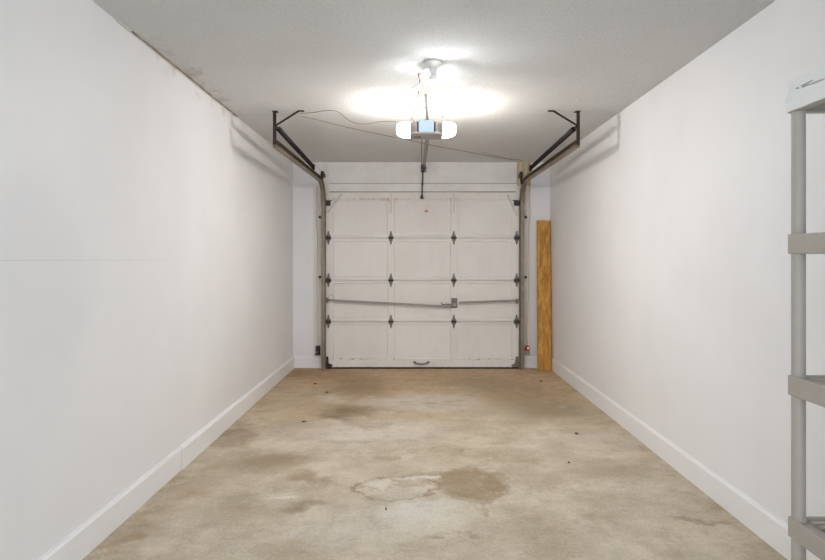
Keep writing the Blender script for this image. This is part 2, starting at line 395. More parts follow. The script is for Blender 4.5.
b = bm_(); box(b, DX0 + 0.01, DX1 - 0.005, YB - 0.010, YB - 0.0005, 2.214, 2.2295)  # thin brown strips set in to draw the dark lines by the board
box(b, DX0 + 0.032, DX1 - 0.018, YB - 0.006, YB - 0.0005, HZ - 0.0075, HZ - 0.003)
struct('trim_7', b, M['gap'], 'thin dark strips in the gaps above and below the board over the garage door', 'trim')
# baseboards: a flat face with a small eased cap
def basebd(name, poly, ax, t0, t1, label):
    b = bm_(); prism(b, poly, ax, t0, t1); return struct(name, b, M['base'], label, 'baseboard')
def prof(x, s, th=0.016, h=0.15): return [(x, 0), (x + s * th, 0), (x + s * th, h - 0.016), (x + s * th * 0.55, h - 0.006), (x + s * th * 0.45, h), (x, h)]
yj = on_floor(186, 470).y
basebd('baseboard_left', [(u, v) for u, v in prof(XL, 1, 0.022, 0.151)], 'y', yj + 0.010, YB, 'white baseboard along the far stretch of the left wall')
b_ = prof(XL, 1, 0.016, 0.150)
basebd('baseboard_left_near', b_, 'y', YF, yj, 'white baseboard along the near stretch of the left wall')
basebd('baseboard_right', prof(XR, -1), 'y', YF, YB, 'white baseboard along the right wall')
basebd('baseboard_back_left', [(YB + (u if u == 0 else u), v) for u, v in prof(0, -1)], 'x', XL, -1.165, 'short white baseboard left of the garage door')
basebd('baseboard_back_right', [(YB + u, v) for u, v in prof(0, -1)], 'x', 1.39, XR, 'short white baseboard right of the garage door')
# loose tape and crack along the left ceiling joint
b = bm_(); rr = random.Random(3)
ya, yb_ = 3.0, 4.65; n = 34; L = []
for i in range(n + 1):
    y = ya + (yb_ - ya) * i / n; w = 0.006 + 0.007 * rr.random(); z = HC - 0.003 - 0.006 * rr.random() * math.sin(PI * i / n)
    L.append([b.verts.new(q) for q in ((XL + 0.001, y, HC - 0.001), (XL + 0.001, y, HC - 0.008), (XL + w, y, z - 0.004), (XL + w + 0.003, y, HC - 0.0005))])
for q, w in zip(L, L[1:]):
    for j in range(4): b.faces.new((q[j], q[(j + 1) % 4], w[(j + 1) % 4], w[j]))
b.faces.new(L[0][::-1]); b.faces.new(L[-1])
struct('trim_5', b, M['tape'], 'lifting drywall tape along the joint of left wall and ceiling', 'trim')
b = bm_(); pts = [(XL + 0.012 + 0.006 * rr.random(), 3.15 + 0.075 * i, HC - 0.004) for i in range(26)]
tube(b, pts, [0.0015 + 0.004 * rr.random() for _ in pts], 5)
struct('trim_6', b, M['crack'], 'dark crack along the joint of left wall and ceiling', 'trim')

# ------------------------------------------------------------ the sectional door
YD0, YD1 = 7.33, 7.375
zs = [0.022] + [EYE - (v - 259.5) / 79.8 for v in (321.5, 280.2, 237.8, 192.3)]
door = thing('door_1', ((DX0 + DX1) / 2, 7.35, 0), 'closed off-white sectional garage door with twelve sunken panels and a lock bar', 'garage door')
door['kind'] = 'structure'
cols = [(at(a, 0, YD0).x, at(c_, 0, YD0).x) for a, c_ in ((333.2, 387.6), (394.2, 450.8), (457.6, 512.2))]
def door_section(z0, z1, r0, r1):
    b = bm_(); rec = 0.015; bv = 0.006
    xs = [DX0] + [v for c_ in cols for v in c_] + [DX1]; zz = [z0, z0 + r0, z1 - r1, z1]
    for i in range(7):
        if i % 2 == 0: box(b, xs[i], xs[i + 1], YD0, YD1, z0, z1)
    box(b, xs[0], xs[-1], YD1 - 0.012, YD1, z1 - 0.01, z1 + 0.012)     # shiplap lip that closes the joint
    for x0, x1 in cols:
        box(b, x0, x1, YD0, YD1, z0, zz[1]); box(b, x0, x1, YD0, YD1, zz[2], z1)
        box(b, x0, x1, YD0 + rec, YD1 - 0.006, zz[1], zz[2])
        for (a0, a1, c0, c1) in ((x0, zz[1], x1, zz[1]), (x0, zz[2], x1, zz[2])):     # sloped sticking round the panel
            s = 1 if c1 == zz[1] else -1
            V = [b.verts.new(q) for q in ((x0, YD0 + 0.002, a1), (x1, YD0 + 0.002, a1), (x1, YD0 + rec, a1), (x0, YD0 + rec, a1), (x0 + bv, YD0 + rec, a1 + s * bv), (x1 - bv, YD0 + rec, a1 + s * bv))]
            b.faces.new((V[0], V[1], V[5], V[4]))
        for xx, s in ((x0, 1), (x1, -1)):
            V = [b.verts.new(q) for q in ((xx, YD0 + 0.002, zz[1]), (xx, YD0 + 0.002, zz[2]), (xx + s * bv, YD0 + rec, zz[2] - bv), (xx + s * bv, YD0 + rec, zz[1] + bv))]
            b.faces.new(V)
    return b
sec = []
R0 = [0.105, 0.045, 0.040, 0.040]; R1 = [0.024, 0.034, 0.038, 0.085]
for i in range(4):
    o = obj('door_section', door_section(zs[i] + (0.0015 if i else 0), zs[i + 1] - 0.008, R0[i], R1[i]), M['door'], door)
    sec.append(o)
sec[3]['label'] = 'top door section with rust streaks'
sec[0]['label'] = 'bottom door section with worn paint'
b = bm_(); prism(b, [(YD0 + 0.004, 0.0), (YD1 - 0.004, 0.0), (YD1 - 0.004, 0.0215), (YD0 + 0.004, 0.0215)], 'x', DX0, DX1)
obj('weather_seal', b, M['rubber'], door)
# strap hinges
def hinge_bm(yoff=0.0):
    b = bm_()
    up = [(-0.022, 0.004), (0.022, 0.004), (0.027, 0.020), (0.014, 0.050), (0.009, 0.080), (0.0, 0.088), (-0.009, 0.080), (-0.014, 0.050), (-0.027, 0.020)]
    prism(b, up, 'y', -0.004, 0); prism(b, [(u, -v) for u, v in up][::-1], 'y', -0.004, 0)
    for s in (-1, 1):
        for u, v in ((0.012, 0.03), (-0.012, 0.03), (0, 0.062)):
            tube(b, [(u, -0.004, s * v), (u, -0.008, s * v)], 0.005, 6)
    return b
def knuckle_bm():
    b = bm_(); tube(b, [(-0.033, -0.010, 0), (0.033, -0.010, 0)], 0.0095, 10); box(b, -0.022, 0.022, -0.014, 0, -0.014, 0.014, 0.002)
    tube(b, [(-0.036, -0.010, 0), (-0.031, -0.010, 0)], 0.012, 8); tube(b, [(0.031, -0.010, 0), (0.036, -0.010, 0)], 0.012, 8)
    return b
dorg = ORG[door.name]
hx = [at(390.9, 0, YD0).x, at(453.8, 0, YD0).x]
h0 = None
for z in zs[1:4]:
    for x in hx:
        if h0 is None:
            h0 = obj('hinge', hinge_bm(), M['hinge'], door, origin=(0, 0, 0)); ORG[h0.name] = Vector((0, 0, 0))
            kn = obj('knuckle', knuckle_bm(), M['grime'], h0, origin=(0, 0, 0)); h0.location = Vector((x, YD0, z)) - dorg
        else: dup(h0, door, Vector((x, YD0, z)) - dorg)
# end hinges with a roller riding in the track
TXL, TXR = at(323.8, 0, 7.3).x, at(521.8, 0, 7.3).x     # track centres
def end_roller(s):
    b = bm_(); tube(b, [(0, -0.024, 0), (s * 0.058, -0.024, 0)], 0.006, 8); tube(b, [(s * 0.05, -0.024, 0), (s * 0.062, -0.024, 0)], 0.021, 14)
    tube(b, [(-s * 0.03, -0.022, 0), (s * 0.03, -0.022, 0)], 0.011, 10)
    prism(b, [(-s * 0.036, -0.02), (s * 0.026, -0.024), (s * 0.026, 0.024), (-s * 0.036, 0.014)], 'y', -0.034, -0.006)
    return b
for s, x, px in ((-1, DX0 + 0.030, 1), (1, DX1 - 0.030, 1)):
    e0 = None
    for z in zs[1:4]:
        if e0 is None:
            e0 = obj('end_hinge', hinge_bm(), M['hinge'], door, origin=(0, 0, 0)); ORG[e0.name] = Vector((0, 0, 0))
            obj('roller', end_roller(s), M['grime'], e0, origin=(0, 0, 0), smooth=False); e0.location = Vector((x, YD0, z)) - dorg
        else: dup(e0, door, Vector((x, YD0, z)) - dorg)
    # top fixture
    q = at(328 if s < 0 else 516.5, 203, YD0)
    b = bm_(); box(b, q.x - 0.035, q.x + 0.035, YD0 - 0.05, YD0, q.z - 0.035, q.z + 0.03, 0.006); tube(b, [(q.x, YD0 - 0.03, q.z), (q.x + s * 0.06, YD0 - 0.03, q.z)], 0.007, 8)
    tube(b, [(q.x + s * 0.055, YD0 - 0.03, q.z), (q.x + s * 0.068, YD0 - 0.03, q.z)], 0.021, 14)
    prism(b, [(q.x - 0.055, q.z + 0.035), (q.x + 0.055, q.z + 0.03), (q.x + 0.03, q.z + 0.018), (q.x - 0.03, q.z + 0.018)], 'y', YD0 - 0.03, YD0)
    obj('top_roller_bracket', b, M['grime'], door)
    # bottom corner bracket
    x0, x1 = (DX0, DX0 + 0.07) if s < 0 else (DX1 - 0.085, DX1)
    b = bm_(); prism(b, [(x0, 0.024), (x1, 0.024), (x1 + (0.02 if s < 0 else 0), 0.05), (x1 if s > 0 else x0 + 0.035, 0.07), (x1 if s > 0 else x0 + 0.03, 0.155), (x0 + (0.045 if s > 0 else 0), 0.155), (x0 + (0.03 if s > 0 else 0), 0.07), (x0 - (0.015 if s > 0 else 0), 0.045)], 'y', YD0 - 0.007, YD0)
    xx = DX0 + 0.02 if s < 0 else DX1 - 0.02
    tube(b, [(xx, YD0 - 0.022, 0.085), (xx + s * 0.058, YD0 - 0.022, 0.085)], 0.007, 8); tube(b, [(xx + s * 0.045, YD0 - 0.022, 0.085), (xx + s * 0.057, YD0 - 0.022, 0.085)], 0.021, 14)
    obj('corner_bracket', b, M['grime'] if s < 0 else M['hinge'], door)
# diagonal zinc strips and stile straps
for (a, c_) in (((327.3, 212.7), (341.8, 194.0)), ((516.8, 215.5), (507.5, 194.6))):
    b = bm_(); p0, p1 = at(*a, YD0 - 0.003), at(*c_, YD0 - 0.003); beam(b, p0, p1, 0.030, 0.003, up=(0, 1, 0))
    for t in (0.15, 0.5, 0.85):
        q = p0.lerp(p1, t); tube(b, [q, q + Vector((0, -0.005, 0))], 0.006, 6)
    obj('diagonal_strip', b, M['strap'], door)
for px, w in ((391.0, 0.022), (454.0, 0.028)):
    b = bm_(); q = at(px, 0, YD0); z0, z1 = zp(213), zp(192.8); box(b, q.x - w / 2, q.x + w / 2, YD0 - 0.004, YD0, z0, z1, 0.001)
    for i in range(6): tube(b, [(q.x, YD0 - 0.003, z0 + 0.02 + i * 0.04), (q.x, YD0 - 0.0065, z0 + 0.02 + i * 0.04)], 0.004, 6)
    obj('stile_strap', b, M['strap'], door)
# lock bars, latch, lift handle
def bar(p0, p1, w=0.028):
    b = bm_(); beam(b, p0, p1, 0.006, w, up=(0, 0, 1)); beam(b, p0 + Vector((0, 0.012, 0.010)), p1 + Vector((0, 0.012, 0.010)), 0.024, 0.004, up=(0, 0, 1)); return b
obj('lock_bar', bar(at(326, 300, YD0 - 0.03), at(451, 306.8, YD0 - 0.03)), M['bar'], door)
obj('lock_bar', bar(at(459, 302.7, YD0 - 0.03), at(517, 300.6, YD0 - 0.03), 0.026), M['bar'], door)
for px, py in ((327.5, 300), (516.5, 301)):
    b = bm_(); q = at(px, py, YD0); box(b, q.x - 0.014, q.x + 0.014, YD0 - 0.045, YD0, q.z - 0.028, q.z + 0.028, 0.004); tube(b, [q + Vector((0, -0.05, 0)), q + Vector((0, -0.044, 0))], 0.009, 8)
    obj('bar_guide', b, M['hinge'], door)
b = bm_(); q = at(454.2, 303, YD0)
box(b, q.x - 0.038, q.x + 0.038, YD0 - 0.006, YD0, q.z - 0.062, q.z + 0.062, 0.003)
box(b, q.x - 0.032, q.x + 0.032, YD0 - 0.036, YD0 - 0.006, q.z - 0.05, q.z + 0.010, 0.004)
for u in (-0.026, 0.026):
    for v_ in (-0.05, 0.05): tube(b, [(q.x + u, YD0 - 0.012, q.z + v_), (q.x + u, YD0 - 0.005, q.z + v_)], 0.011, 8)
lk = obj('lock', b, M['hinge'], door)
b = bm_(); tube(b, [(q.x, YD0 - 0.05, q.z - 0.02), (q.x, YD0 - 0.034, q.z - 0.02)], 0.022, 16); obj('lock_spindle', b, M['bar'], lk)
b = bm_(); c0, c1 = at(441.5, 304.6, YD0 - 0.02), at(452, 304.6, YD0 - 0.02)
tube(b, [c0 + Vector((0, 0, 0.03)), c0 + Vector((0.002, 0, 0.005)), c0 + Vector((0.012, 0, 0)), c1], 0.006, 8)
for t in (0.45, 0.65): tube(b, [c0.lerp(c1, t), c0.lerp(c1, t) + Vector((0, 0, 0.022))], 0.005, 6)
obj('lock_lever', b, M['hinge'], lk)
b = bm_(); q = at(421.4, 363.2, YD0)
tube(b, spline([q + Vector((-0.085, -0.003, 0.004)), q + Vector((-0.06, -0.02, 0.000)), q + Vector((-0.03, -0.032, -0.004)), q + Vector((0.03, -0.032, -0.004)), q + Vector((0.06, -0.02, 0.000)), q + Vector((0.085, -0.003, 0.004))], 4), 0.009, 8)
for s in (-1, 1): box(b, q.x + s * 0.085 - 0.018, q.x + s * 0.085 + 0.018, YD0 - 0.004, YD0, q.z, q.z + 0.024, 0.001)
obj('lift_handle', b, M['hinge'], door)
b = bm_(); q = at(331, 297.5, YD0 - 0.036)
tube(b, [q + Vector((0.036 * math.cos(t), 0, 0.034 * math.sin(t))) for t in [(-0.6 + 0.2 * i) * 1.0 for i in range(24)]], 0.0022, 6)
obj('wire_loop', b, M['hinge'], door)

# ------------------------------------------------------------ door tracks
YTB = 4.87                     # where the horizontal tracks hang from the ceiling
ZT = 2.335
def track(side, tx, ang_px, ceil_px, lab):
    s = side                    # +1 right: channel opens towards the door, i.e. towards -x
    hx_ = (ang_px - 414) * YTB / F
    t = thing('door_track', (tx, 7.30, 0), lab, 'door track')
    R = 0.32; yv = 7.298
    path = [Vector((tx, yv, 0.0)), Vector((tx, yv, 0.8)), Vector((tx, yv, 1.6)), Vector((tx, yv, ZT - R))]
    for i in range(1, 9):
        a = (PI / 2) * i / 8; path.append(Vector((tx, yv - R + R * math.cos(a), ZT - R + R * math.sin(a))))
    ye = path[-1].y
    for f in (0.1, 0.3, 0.6, 1.0): path.append(Vector((tx + (hx_ - tx) * f, ye + (YTB - ye) * f, ZT)))
    w, h_, th, lip = 0.024, 0.030, 0.003, 0.008
    # C section: web on the outer side, mouth towards the door
    P = [(s * w, -h_), (s * w, h_), (-s * w * 0.6, h_), (-s * w, h_ - lip), (-s * w + s * th, h_ - lip), (-s * w * 0.6, h_ - th), (s * (w - th), h_ - th),
         (s * (w - th), -h_ + th), (-s * w * 0.6, -h_ + th), (-s * w + s * th, -h_ + lip), (-s * w, -h_ + lip), (-s * w * 0.6, -h_)]
    b = bm_(); sweep(b, path[:4], P, (1, 0, 0)); obj('vertical_rail', b, M['track'], t)
    b = bm_(); sweep(b, path[3:], P, (1, 0, 0)); obj('curved_horizontal_rail', b, M['track'], t)
    # wall angle behind the vertical rail
    b = bm_(); xw = tx + s * 0.026
    box(b, min(xw, xw + s * 0.003), max(xw, xw + s * 0.003), yv - 0.02, YB - 0.023, 0.0, 1.95); x2 = xw + s * 0.012
    box(b, min(xw, x2), max(xw, x2), YB - 0.026, YB - 0.023, 0.16, 1.95)
    obj('wall_angle', b, M['galv'], t)
    for z in (1.15, 1.90):
        b = bm_(); q = tx + s * 0.052
        box(b, q - 0.012, q + 0.012, yv - 0.002, YB - 0.0265, z - 0.015, z + 0.015, 0.003); tube(b, [(q, yv - 0.014, z), (q, yv - 0.004, z)], 0.014, 6)
        obj('jamb_bracket', b, M['grime'], t)
    # hanger: angle iron down from the ceiling, a brace inward
    b = bm_(); xa = hx_
    zt0 = 2.338; zt1 = HC - 0.001
    box(b, xa - 0.014, xa + 0.014, YTB - 0.036, YTB - 0.032, zt0 - 0.02, zt1); box(b, xa + (0.010 if s > 0 else -0.014), xa + (0.014 if s > 0 else -0.010), YTB - 0.034, YTB + 0.004, zt0 - 0.02, zt1)
    for i in range(6):
        z = zt0 + 0.02 + i * 0.045; tube(b, [(xa, YTB - 0.038, z), (xa, YTB - 0.035, z)], 0.006, 6)
    box(b, xa - 0.022, xa + 0.022, YTB - 0.04, YTB + 0.02, zt1 - 0.004, zt1)
    obj('hanger_angle', b, M['brown'], t)
    b = bm_(); cx = (ceil_px - 414) * YTB / F
    za = EYE + (259.5 - 127.3) * YTB / F
    beam(b, (xa, YTB - 0.04, za), (cx, YTB - 0.04, zt1 - 0.004), 0.016, 0.004, up=(0, 1, 0))
    x3, x4 = sorted((cx, cx - s * 0.045)); box(b, x3, x4, YTB - 0.055, YTB - 0.02, zt1 - 0.006, zt1)
    obj('brace', b, M['brown'], t)
    # bolts on the header block and the flag plate at the bend
    b = bm_(); xx = tx + s * 0.027; z0 = ZT - 0.30
    prism(b, [(YB - 0.03, z0), (YB - 0.03, z0 + 0.26), (YB - 0.10, z0 + 0.26), (YB - 0.16, z0 + 0.20), (YB - 0.12, z0)], 'x', min(xx, xx + s * 0.004), max(xx, xx + s * 0.004))
    obj('flag_bracket', b, M['galv'], t)
    return t, hx_, za
tl, hxl, zal = track(-1, TXL, 275.6, 299.5, 'steel track with hanger and brace for the garage door, on the left side')
tr, hxr, zar = track(1, TXR, 577.0, 552.5, 'steel track with hanger and brace for the garage door, on the right side')

# ------------------------------------------------------------ extension springs
def spring(s, hx_, tx, za, end_px, pul_px, lab):
    p0 = Vector((hx_ - s * 0.012, YTB - 0.005, za)); p1 = at(end_px[0], end_px[1], 6.66)
    t = thing('extension_spring', p0, lab, 'spring')
    d = (p1 - p0).normalized(); a, b2 = basis(d); Ln = (p1 - p0).length
    b = bm_(); turns = int((Ln - 0.10) / 0.0085); st = 10; pts = []
    for i in range(turns * st + 1):
        f = i / (turns * st); th = 2 * PI * i / st
        pts.append(p0 + d * (0.06 + (Ln - 0.10) * f) + (a * math.cos(th) + b2 * math.sin(th)) * 0.0185)
    tube(b, pts, 0.0042, 5); obj('coil', b, M['spring'], t, smooth=True)
    b = bm_(); tube(b, [p0, p0 + d * 0.03, p0 + d * 0.062 + a * 0.012], 0.004, 6)
    tube(b, [p0 + Vector((0, -0.03, 0)), p0 + Vector((0, 0.02, 0))], 0.010, 8); obj('eye_bolt', b, M['brown'], t)
    b = bm_(); q = p1 + d * 0.01; tube(b, [q - Vector((0.014, 0, 0)), q + Vector((0.014, 0, 0))], 0.036, 16); beam(b, p1 - d * 0.05, q + d * 0.02, 0.028, 0.014)
    obj('pulley', b, M['grime'], t)
    pw = at(pul_px[0], pul_px[1], 7.27)
    b = bm_(); tube(b, [pw - Vector((0.016, 0, 0)), pw + Vector((0.016, 0, 0))], 0.044, 18); tube(b, [pw - Vector((0.022, 0, 0)), pw + Vector((0.022, 0, 0))], 0.012, 8)
    beam(b, pw, pw + Vector((s * 0.02, 0.05, -0.10)), 0.03, 0.008); box(b, pw.x - 0.012, pw.x + 0.020, pw.z and pw.y, YB - 0.005, pw.z - 0.02, pw.z + 0.02, 0.003)
    obj('wall_pulley', b, M['grime'], t)
    b = bm_(); top = Vector((0, 0, 0.034)); tube(b, [q + Vector((0, 0, 0.034)), pw + Vector((0, 0, 0.042))], 0.0022, 5)
    xd = DX0 + 0.006 if s < 0 else DX1 - 0.006
    tube(b, [pw + Vector((0, 0.042, 0)), Vector((pw.x, 7.31, 1.5)), Vector((xd, YD0 - 0.012, 0.09))], 0.0020, 5)
    tube(b, [q - Vector((0, 0, 0.034)), Vector((pw.x, 7.0, ZT + 0.045)), ], 0.0020, 5)
    obj('lift_cable', b, M['galv'], t)
    return t
spring(-1, hxl, TXL, zal, (313.2, 166.8), (322.4, 174.6), 'black extension spring above the left door track')
spring(1, hxr, TXR, zar, (530.6, 168.0), (521.0, 175.2), 'black extension spring above the right door track')

# ------------------------------------------------------------ photo eyes and their wires
def eye_box(px, py, s, red, lab):
    q = at(px, py, YB - 0.05); t = thing('safety_sensor', (q.x, YB - 0.02, q.z - 0.05), lab, 'sensor')
    b = bm_(); box(b, q.x - 0.030, q.x + 0.030, YB - 0.027, YB - 0.023, q.z - 0.058, q.z + 0.05, 0.001); box(b, q.x - 0.034, q.x + 0.034, YB - 0.07, YB - 0.027, q.z - 0.062, q.z - 0.054, 0.001)
    obj('mounting_plate', b, M['grime'] if not red else M['galv'], t)
    b = bm_(); box(b, q.x - 0.024, q.x + 0.022, YB - 0.075, YB - 0.03, q.z - 0.028 + (0.02 if red else 0), q.z + 0.038, 0.008)
    tube(b, [(q.x - s * 0.02, YB - 0.05, q.z), (q.x - s * 0.034, YB - 0.05, q.z)], 0.016, 12)
    obj('sensor_body', b, M['red'] if red else M['blackp'], t)
    if red:
        b = bm_(); tube(b, [(q.x + 0.002, YB - 0.079, q.z + 0.02), (q.x + 0.002, YB - 0.075, q.z + 0.02)], 0.0085, 12); obj('indicator_light', b, M['eye'], t)
    else:
        b = bm_(); tube(b, [(q.x - 0.002, YB - 0.079, q.z - 0.022), (q.x - 0.002, YB - 0.074, q.z - 0.022)], 0.010, 12); obj('lens', b, M['galv'], t)
    return q
ql = eye_box(317.6, 350, -1, False, 'black safety sensor low on the left jamb beside the garage door')
qr = eye_box(527.4, 349.5, 1, True, 'red safety sensor with lit eye low on the right jamb')
rr = random.Random(11)
def wiggle(p0, p1, n, amp, ax=(1, 0, 0)):
    return [Vector(p0).lerp(Vector(p1), i / n) + Vector(ax) * (rr.uniform(-amp, amp) if 0 < i < n else 0) for i in range(n + 1)]
b = bm_(); tube(b, spline(wiggle(at(529.5, 176, YB - 0.035), qr + Vector((0, 0, 0.05)), 14, 0.014), 4), 0.0022, 5)
tag(obj('sensor_wire', b, M['wire']), 'thin wavy wire running down the right jamb to the red sensor', 'wire')
b = bm_(); tube(b, spline(wiggle(at(316.6, 190, YB - 0.032), ql + Vector((0, 0, 0.045)), 14, 0.007), 4), 0.0018, 5)
tag(obj('sensor_wire', b, M['wire']), 'thin wire running down the left jamb to the black sensor', 'wire')
def ceil_wire(pts, r, lab):
    b = bm_(); tube(b, spline([on_ceiling(x, y, 0.006) for x, y in pts], 5), r, 5)
    return tag(obj('ceiling_wire', b, M['wire']), lab, 'wire')
ceil_wire([(300, 113.5), (314, 112.5), (324, 110.8), (334, 110.8), (341, 113.5), (347, 119), (356, 123.3), (366, 124), (380, 121.8), (396, 121.5)], 0.0028, 'thin looping wire stapled to the ceiling from the left brace to the opener')
ceil_wire([(302, 116.5), (318, 120), (341, 126), (360, 130), (378, 134), (397, 137.8), (409, 140), (435, 146), (460, 150.5), (480, 154), (500, 158), (523, 160.3)], 0.0028, 'long thin wire stapled across the ceiling behind the opener to the far right corner')
ceil_wire([(482, 152), (500, 156.8), (512, 160)], 0.0018, 'short faint wire on the ceiling near the far right corner')

# ------------------------------------------------------------ the opener
YH = 4.58
op = thing('garage_door_opener', (0.115, 4.72, 2.32), 'grey garage door opener with lit lenses and rail hanging from the ceiling', 'door opener')
q0, q1 = at(409.8, 138.8, YH), at(443.2, 120.8, YH)
hx0, hx1, hz0, hz1 = q0.x, q1.x, 2.349, q1.z; HY = 4.765
b = bm_()
box(b, hx0 + 0.056, hx1 - 0.062, 4.602, HY, hz0 + 0.012, hz1)
prism(b, [(hx0, 4.645), (hx0 + 0.058, 4.602), (hx1 - 0.062, 4.602), (hx1, 4.645), (hx1, HY), (hx0, HY)], 'z', hz0 + 0.010, hz1 - 0.001)
for a_, c_ in ((hx0, hx0 + 0.004), (hx1 - 0.004, hx1)): box(b, a_, c_, 4.56, HY, hz0, hz1 + 0.004, 0.001)
box(b, hx0, hx1, 4.555, HY, hz0 - 0.001, hz0 + 0.010, 0.002); box(b, hx0 + 0.03, hx1 - 0.03, 4.545, 4.60, hz0 + 0.004, hz0 + 0.014, 0.003)
hs = obj('housing', b, M['housing'], op)
b = bm_(); a0, a1 = at(418.6, 132.6, 4.56), at(434.2, 120.2, 4.56); box(b, a0.x, a1.x, 4.56, 4.6015, hz0 + 0.0145, a1.z, 0.004); obj('front_panel', b, M['bluepan'], op)
b = bm_()
for px in (415.8, 419.5): q = at(px, 136.8, 4.68); box(b, q.x - 0.011, q.x + 0.011, 4.655, 4.685, hz0 - 0.004, hz0 - 0.0005, 0.001)
obj('button', b, M['blackp'], op)
b = bm_(); q = at(426.5, 119.8, 4.6); box(b, q.x - 0.025, q.x + 0.025, 4.60, 4.66, hz1, hz1 + 0.014, 0.002); obj('top_bracket', b, M['galv'], op)
def lens(s, xi):
    b = bm_(); w = 0.105; zc = (hz0 + hz1) / 2; hh = (hz1 - hz0) / 2 * 1.0
    n = 10; rings = []
    for i in range(n + 1):
        t = i / n; u = math.sin(t * PI / 2) * w; k_ = math.cos(t * PI / 2) ** 0.5 if t < 1 else 0.0
        k_ = max(k_, 0.25)
        rings.append([b.verts.new((xi + s * u, 4.662 + 0.10 * k_ * (abs(math.cos(a)) ** 0.5) * (1 if math.cos(a) > 0 else -1), zc + hh * k_ * (abs(math.sin(a)) ** 0.5) * (1 if math.sin(a) > 0 else -1))) for a in (2 * PI * j / 24 + 0.01 for j in range(24))])
    for q, w_ in zip(rings, rings[1:]):
        for j in range(24): b.faces.new((q[j], q[(j + 1) % 24], w_[(j + 1) % 24], w_[j]))
    b.faces.new(rings[0][::-1]); b.faces.new(rings[-1])
    return b
obj('light_lens', lens(-1, hx0), M['lens'], op, smooth=True)
obj('light_lens', lens(1, hx1), M['lens'], op, smooth=True)
r0 = Vector((0.108, HY, 2.392)); r1 = Vector((0.121, 7.33, 2.50))
b = bm_(); d = (r1 - r0)
sweep(b, [r0, r0.lerp(r1, .5), r1], [(-0.014, -0.012), (0.014, -0.012), (0.014, -0.006), (0.004, -0.006), (0.004, 0.014), (-0.004, 0.014), (-0.004, -0.006), (-0.014, -0.006)], (1, 0, 0))
obj('rail', b, M['galv'], op)
b = bm_(); tube(b, [r0 + Vector((-0.045, 0, -0.004)), r1 + Vector((-0.026, -0.02, 0))], 0.004, 6); tube(b, [r0 + Vector((0.02, 0, 0.012)), r1 + Vector((0.012, -0.02, 0.012))], 0.003, 6)
obj('chain', b, M['hinge'], op)
b = bm_(); q = at(423.4, 167.5, 7.30)
prism(b, [(q.x - 0.03, q.z - 0.045), (q.x + 0.03, q.z - 0.045), (q.x + 0.03, q.z + 0.05), (q.x - 0.03, q.z + 0.05)], 'y', YB - 0.006, YB - 0.001)
for s in (-1, 1): prism(b, [(YB - 0.004, q.z - 0.04), (YB - 0.004, q.z + 0.045), (YB - 0.10, q.z + 0.022), (YB - 0.10, q.z - 0.018)], 'x', q.x + s * 0.022 - 0.002, q.x + s * 0.022 + 0.002)
tube(b, [(q.x - 0.036, YB - 0.09, q.z), (q.x + 0.036, YB - 0.09, q.z)], 0.007, 8); tube(b, [(q.x - 0.012, YB - 0.06, q.z), (q.x + 0.012, YB - 0.06, q.z)], 0.03, 14)
obj('header_bracket', b, M['grime'], op)
tc = r0.lerp(r1, 0.90)
b = bm_(); box(b, tc.x - 0.022, tc.x + 0.022, tc.y - 0.07, tc.y + 0.07, tc.z - 0.035, tc.z + 0.022, 0.004); tube(b, [tc + Vector((-0.03, 0.02, -0.025)), tc + Vector((0.03, 0.02, -0.025))], 0.007, 8)
obj('trolley', b, M['grime'], op)
b = bm_(); a0 = tc + Vector((-0.012, 0.02, -0.025)); a1 = at(422.3, 196.5, 7.285); m = a0.lerp(a1, 0.5)
beam(b, a0, a0.lerp(a1, .58), 0.018, 0.005, up=(0, 1, 0)); beam(b, a0.lerp(a1, .46) + Vector((-0.004, 0.006, 0)), a1 + Vector((-0.004, 0.006, 0)), 0.018, 0.005, up=(0, 1, 0))
for t in (0.49, 0.55): q = a0.lerp(a1, t); tube(b, [q - Vector((0.014, 0, 0)), q + Vector((0.008, 0, 0))], 0.007, 6)
obj('door_arm', b, M['grime'], op)
b = bm_(); box(b, a1.x - 0.020, a1.x + 0.012, 7.318, YD0, a1.z - 0.018, a1.z + 0.018, 0.003)
for s in (-1, 1): prism(b, [(7.326, a1.z - 0.018), (7.326, a1.z + 0.018), (7.27, a1.z + 0.012), (7.27, a1.z - 0.012)], 'x', a1.x - 0.006 + s * 0.014 - 0.002, a1.x - 0.006 + s * 0.014 + 0.002)
tube(b, [(a1.x - 0.026, 7.285, a1.z), (a1.x + 0.014, 7.285, a1.z)], 0.006, 8)
prism(b, [(a1.x - 0.04, a1.z - 0.014), (a1.x + 0.03, a1.z - 0.014), (a1.x + 0.0, a1.z - 0.03)], 'y', 7.32, YD0)
obj('door_bracket', b, M['grime'], op)
b = bm_(); hq = at(426.0, 211.0, 7.0); tube(b, spline([tc + Vector((0.012, 0, -0.03)), tc.lerp(hq, 0.5) + Vector((0.004, 0, -0.01)), hq + Vector((0, 0, 0.02))], 5), 0.0012, 5)
cd = obj('release_cord', b, M['string'], op)
b = bm_(); prism(b, [(hq.x - 0.02, hq.z - 0.012), (hq.x + 0.026, hq.z - 0.012), (hq.x + 0.024, hq.z), (hq.x + 0.002, hq.z + 0.018), (hq.x - 0.016, hq.z + 0.002)], 'y', hq.y - 0.01, hq.y + 0.01)
obj('release_handle', b, M['red'], cd)
